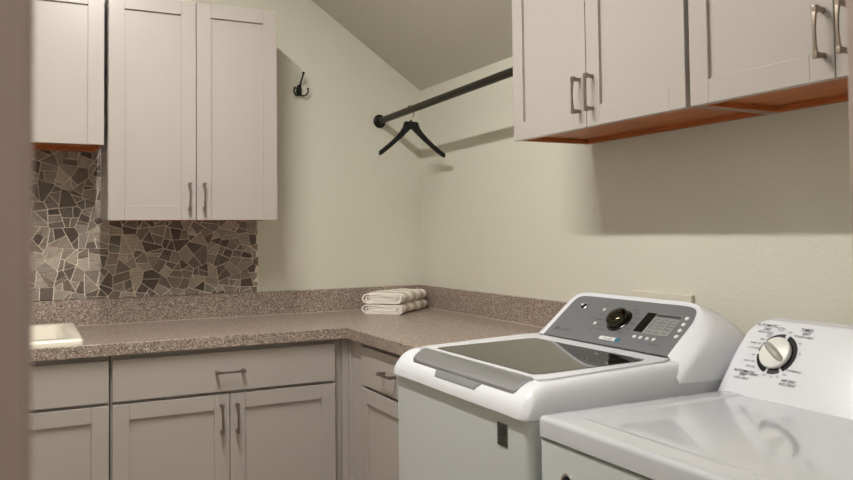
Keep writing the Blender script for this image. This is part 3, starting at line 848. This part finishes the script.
GY = dl(YT0 + .01, YT1 - .01, 56, [YT0 + e for e in ed] + [YT1 - e for e in ed] + [YT0 + .045 + .003 * k for k in range(9)] + [YT1 - .045 - .003 * k for k in range(9)])
g = [[bm.verts.new((x, y, dtop(x, y))) for y in GY] for x in GX]
for i in range(len(GX) - 1):
    for j in range(len(GY) - 1): bm.faces.new((g[i][j], g[i + 1][j], g[i + 1][j + 1], g[i][j + 1]))
for i, x in enumerate(GX):
    for j, y in enumerate(GY):
        v = g[i][j]; rc = .012
        for sy, ey in ((1, YT0), (-1, YT1)):
            cx, cy = XT0 + rc, ey + sy * rc
            if v.co.x < cx and (v.co.y - cy) * sy < 0:
                dx, dy = v.co.x - cx, v.co.y - cy; m1 = max(abs(dx), abs(dy)); l = math.hypot(dx, dy)
                if l > 0: v.co.x, v.co.y = cx + dx / l * m1, cy + dy / l * m1
ex = bmesh.ops.extrude_edge_only(bm, edges=[e for e in bm.edges if e.is_boundary])
nv = [q for q in ex['geom'] if isinstance(q, bmesh.types.BMVert)]
for v in nv: v.co.z = .8484
link('top_panel', bm, M['white'], D, smooth=60)
# console
DP0, DP1 = Vector((-.245, 0, .8835)), Vector((-.134, 0, 1.053)); DS = DP1 - DP0; DN = Vector((-DS.z, 0, DS.x)).normalized(); DU_ = DS.normalized(); DL = DS.length
def dp(y, s, off=0):
    p = DP0 + DS * s + DN * off; return Vector((p.x, y, p.z))
YA, YB = DY0 + .002, DY1 + .020      # right and left ends of the console
def dloop(ins, s0, s1, off, lean=.012, rc=.058):
    """front outline from left foot over the top to the right foot"""
    P = []; ya, yb = YA + ins, YB - ins; h = (s1 - s0) * DL
    P.append((yb, 0)); 
    for k in range(1, 6): P.append((yb - lean * (k / 6) ** 1.5 * (1 - rc / h) , (h - rc) * k / 6))
    yl = yb - lean
    for k in range(0, 13):
        a = PI / 2 * k / 12; P.append((yl - rc * (1 - math.cos(a)), h - rc + rc * math.sin(a)))
    cy = (ya + yb) / 2
    for k in range(1, 8): P.append((yl - rc + (2 * cy - 2 * (yl - rc)) * k / 8, h))
    Q = [(2 * cy - y, s) for y, s in P[:19]][::-1]
    return [dp(y, s0 + s / DL, off) for y, s in P + Q]
def dback(x, zt, ins=0):
    L = dloop(ins, 0, 1, 0); out = []
    for p in L:
        t = (p.z - DP0.z) / (DP1.z - DP0.z); out.append(Vector((x + .02 * (1 - t), p.y, .8835 + t * (zt - .8835))))
    return out
loops = [dloop(.012, 0, .95, .0), dloop(.007, 0, .975, -.0008), dloop(.003, 0, .992, -.0035), dloop(0, 0, 1.0, -.010)]
loops += [[Vector((-.105 + (p.x + .11) * .3, p.y, p.z + .006 * ((p.z - .8835) / .17))) for p in dloop(0, 0, 1.0, -.010)], dback(-.075, 1.050), dback(-.062, 1.042, .004)]
bm = nb(); R_ = [[bm.verts.new(p) for p in l] for l in loops]; n_ = len(R_[0])
for A, B_ in zip(R_, R_[1:]):
    for k in range(n_ - 1): bm.faces.new((A[k], A[k + 1], B_[k + 1], B_[k]))
bm.faces.new(R_[0][::-1]); bm.faces.new(R_[-1])
DCON = link('console', bm, M['plastic'], D, smooth=50)
# dial
KD = dp(-2.1690, .570, .0006)
bm = nb()
def annulus(bm, r0, r1, a0, a1, off, mi, n=40):
    P = []; n = max(3, int(n * abs(a1 - a0) / 360) + 2)
    for r in (r0, r1):
        P.append([bm.verts.new(KD + (YR * math.cos(math.radians(a0 + (a1 - a0) * k / n)) + DU_ * math.sin(math.radians(a0 + (a1 - a0) * k / n))) * r + DN * off) for k in range(n + 1)])
    for k in range(n):
        f = bm.faces.new((P[0][k], P[0][k + 1], P[1][k + 1], P[1][k])); f.material_index = mi
annulus(bm, .034, .0505, 72, -52, .0004, 0, 60); annulus(bm, .034, .0505, -60, -98, .0004, 1, 60); annulus(bm, .034, .0505, -106, -172, .0004, 0, 60)
annulus(bm, .040, .0505, 178, 150, .0004, 1, 60); annulus(bm, .0405, .0505, 144, 84, .0004, 1, 60)
link('dial_scale', bm, [M['blackgloss'], M['inkblue']], DCON, recalc=False)['label'] = 'broken black scale ring around the dial'
bm = nb(); lathe(bm, [(.0375, .001), (.0390, .007), (.0378, .0105), (.035, .0120), (0, .0128)], KD, DN, 48)
DI = tag(link('dial', bm, M['dialwhite'], D, smooth=40), 'white round timer dial')
bm = nb(); ga = math.radians(-33); gd = YR * math.cos(ga) + DU_ * math.sin(ga); gp = DN.cross(gd); rings = []
for k in range(13):
    t = -1 + 2 * k / 12; w = .0085 * (1 - abs(t) ** 2.4) ** .5 + .0012 if abs(t) < 1 else .0012; hgt = .012 * (1 - t ** 4) + .001
    c = KD + gd * (.0365 * t) + DN * .0118
    rings.append([bm.verts.new(c + gp * w * math.cos(PI * q / 6) + DN * hgt * math.sin(PI * q / 6)) for q in range(7)])
for A, B_ in zip(rings, rings[1:]):
    for q in range(6): bm.faces.new((A[q], A[q + 1], B_[q + 1], B_[q]))
link('grip', bm, M['gripgray'], DI, smooth=60)
def legend(rows):
    bm = nb()
    for s_, y, z_, size, bold in rows: text_into(bm, s_, size, dp(y, z_, .0006), YR, DU_, bold=bold)
    link('legend', bm, M['ink'], DCON, recalc=False)
legend([('AUTOMATIC', -2.116, .905, .0100, .008), ('DRY', -2.119, .86, .0100, .008), ('HIGH HEAT', -2.117, .818, .0082, 0)])
legend([('TIMED', -2.222, .900, .0110, .012), ('DRY', -2.223, .855, .0100, .012), ('HIGH HEAT', -2.224, .812, .0082, 0)])
legend([('AUTOMATIC', -2.103, .300, .0100, .012), ('DRY', -2.103, .255, .0100, .012), ('LOW HEAT', -2.102, .212, .0082, 0)])
legend([('AIR DRY', -2.224, .275, .0098, .008), ('NO HEAT', -2.225, .230, .0098, .008)])
bm = nb()
for s_, a, r in (('OFF', 78, .0575), ('80', 60, .058), ('60', 34, .058), ('40', 8, .058), ('DEWRINKLE', -31, .068), ('OFF', -50, .061), ('20', -66, .059), ('10', -82, .058), ('OFF', -101, .057),
                 ('EXTRA\nDRY', 102, .063), ('LESS\nDRY', 131, .0575), ('DRY', 149, .061), ('MORE DRY', 163, .068), ('COTTONS', 174, .066), ('OFF', 190, .060), ('DAMP DRY', 203, .069), ('LESS DRY', 216, .068), ('ENERGY SAVER', 229, .080), ('MORE', 240, .067)):
    p = KD + (YR * math.cos(math.radians(a)) + DU_ * math.sin(math.radians(a))) * r; text_into(bm, s_, .0066, p, YR, DU_)
link('dial_lettering', bm, M['ink'], DCON, recalc=False)
# round emblem and door on the front
bm = nb(); BC = Vector((DX + .0025, -2.1615, .7725)); lathe(bm, [(.0225, 0), (.0225, .002), (.0200, .0038), (.0175, .0025), (0, .0025)], BC, (-1, 0, 0), 36)
EM = tag(link('emblem', bm, M['chrome'], D, smooth=40), 'round chrome-ringed dark emblem')
bm = nb(); lathe(bm, [(.0172, .003), (0, .003)], BC, (-1, 0, 0), 32, mi=0); text_into(bm, 'GE', .016, BC + Vector((-.0036, 0, 0)), YR, Vector((0, 0, 1)), mi=1)
link('emblem_face', bm, [M['inkblue'], M['chrome']], EM)
bm = nb(); box(bm, DX - .010, DX + .0015, -2.64, -2.15, .20, .70)
link('door', bm, M['whitedull'], D, bevel=(.006, 3))

# ------------------------------------------------------------------ lights
LX, LY, LZ, LL, LW = -1.42, -1.52, 2.648, 1.0, .05
root = thing('ceiling_light', (LX, LY, ZC), 'slim linear fluorescent ceiling light on the flat ceiling', 'ceiling light')
bm = nb(); box(bm, LX - .05, LX + .05, LY - LL / 2 - .03, LY + LL / 2 + .03, LZ + .022, ZC - .0005)
for a in ((LX - .05, LX - LW / 2 - .001, LY - LL / 2 - .03, LY + LL / 2 + .03), (LX + LW / 2 + .001, LX + .05, LY - LL / 2 - .03, LY + LL / 2 + .03), (LX - LW / 2 - .001, LX + LW / 2 + .001, LY - LL / 2 - .03, LY - LL / 2 - .001), (LX - LW / 2 - .001, LX + LW / 2 + .001, LY + LL / 2 + .001, LY + LL / 2 + .03)): box(bm, *a, LZ - .001, LZ + .022)
link('housing', bm, M['plastic'], root, bevel=(.004, 2))
bm = nb(); 
box(bm, LX - LW / 2, LX + LW / 2, LY - LL / 2, LY + LL / 2, LZ + .001, LZ + .0215)
tag(link('diffuser', bm, M['lamp'], root), 'glowing white tube diffuser')
root = thing('ceiling_light', (-1.4, -4.0, 2.44), 'added unseen fill light in the hall, shaped as a round flush ceiling light', 'ceiling light')  # fill light added behind the camera to brighten the jambs and room
bm = nb(); lathe(bm, [(.15, 0), (.155, .02), (.14, .025)], (-1.4, -4.0, 2.4395), (0, 0, -1), 32); link('rim', bm, M['chrome'], root, smooth=40)
bm = nb(); lathe(bm, [(.138, .02), (.12, .05), (.08, .075), (0, .09)], (-1.4, -4.0, 2.4395), (0, 0, -1), 32); link('fill_globe', bm, M['hallfill'], root, smooth=60)

w = bpy.data.worlds.new('world'); S.world = w; w.use_nodes = True
w.node_tree.nodes['Background'].inputs['Color'].default_value = (.5, .5, .5, 1); w.node_tree.nodes['Background'].inputs['Strength'].default_value = .3

# ------------------------------------------------------------------ camera
cam = bpy.data.cameras.new('camera'); co = bpy.data.objects.new('camera', cam); COL.objects.link(co); S.camera = co
yaw, pit, rol = (math.radians(v) for v in (26.8026, 1.9425, -.64))
fw = Vector((math.sin(yaw) * math.cos(pit), math.cos(yaw) * math.cos(pit), math.sin(pit))); rt = Vector((math.cos(yaw), -math.sin(yaw), 0)); up = rt.cross(fw)
r2 = rt * math.cos(rol) + up * math.sin(rol); u2 = -rt * math.sin(rol) + up * math.cos(rol)
co.matrix_world = Matrix.Translation((-1.7006, -3.4225, 1.263)) @ Matrix((r2, u2, -fw)).transposed().to_4x4()
cam.sensor_width = 36; cam.lens = 790.9507 / 853 * 36; cam.shift_y = -33.58 / 853; cam.clip_start = .02
cam.dof.use_dof = True; cam.dof.focus_distance = 2.5; cam.dof.aperture_fstop = 5.6

S.view_settings.view_transform = 'Standard'; S.view_settings.look = 'None'; S.view_settings.gamma = 1; S.view_settings.exposure = 0.0
S.cycles.max_bounces = 10; S.cycles.diffuse_bounces = 6; S.cycles.sample_clamp_indirect = 4; S.cycles.use_denoising = True
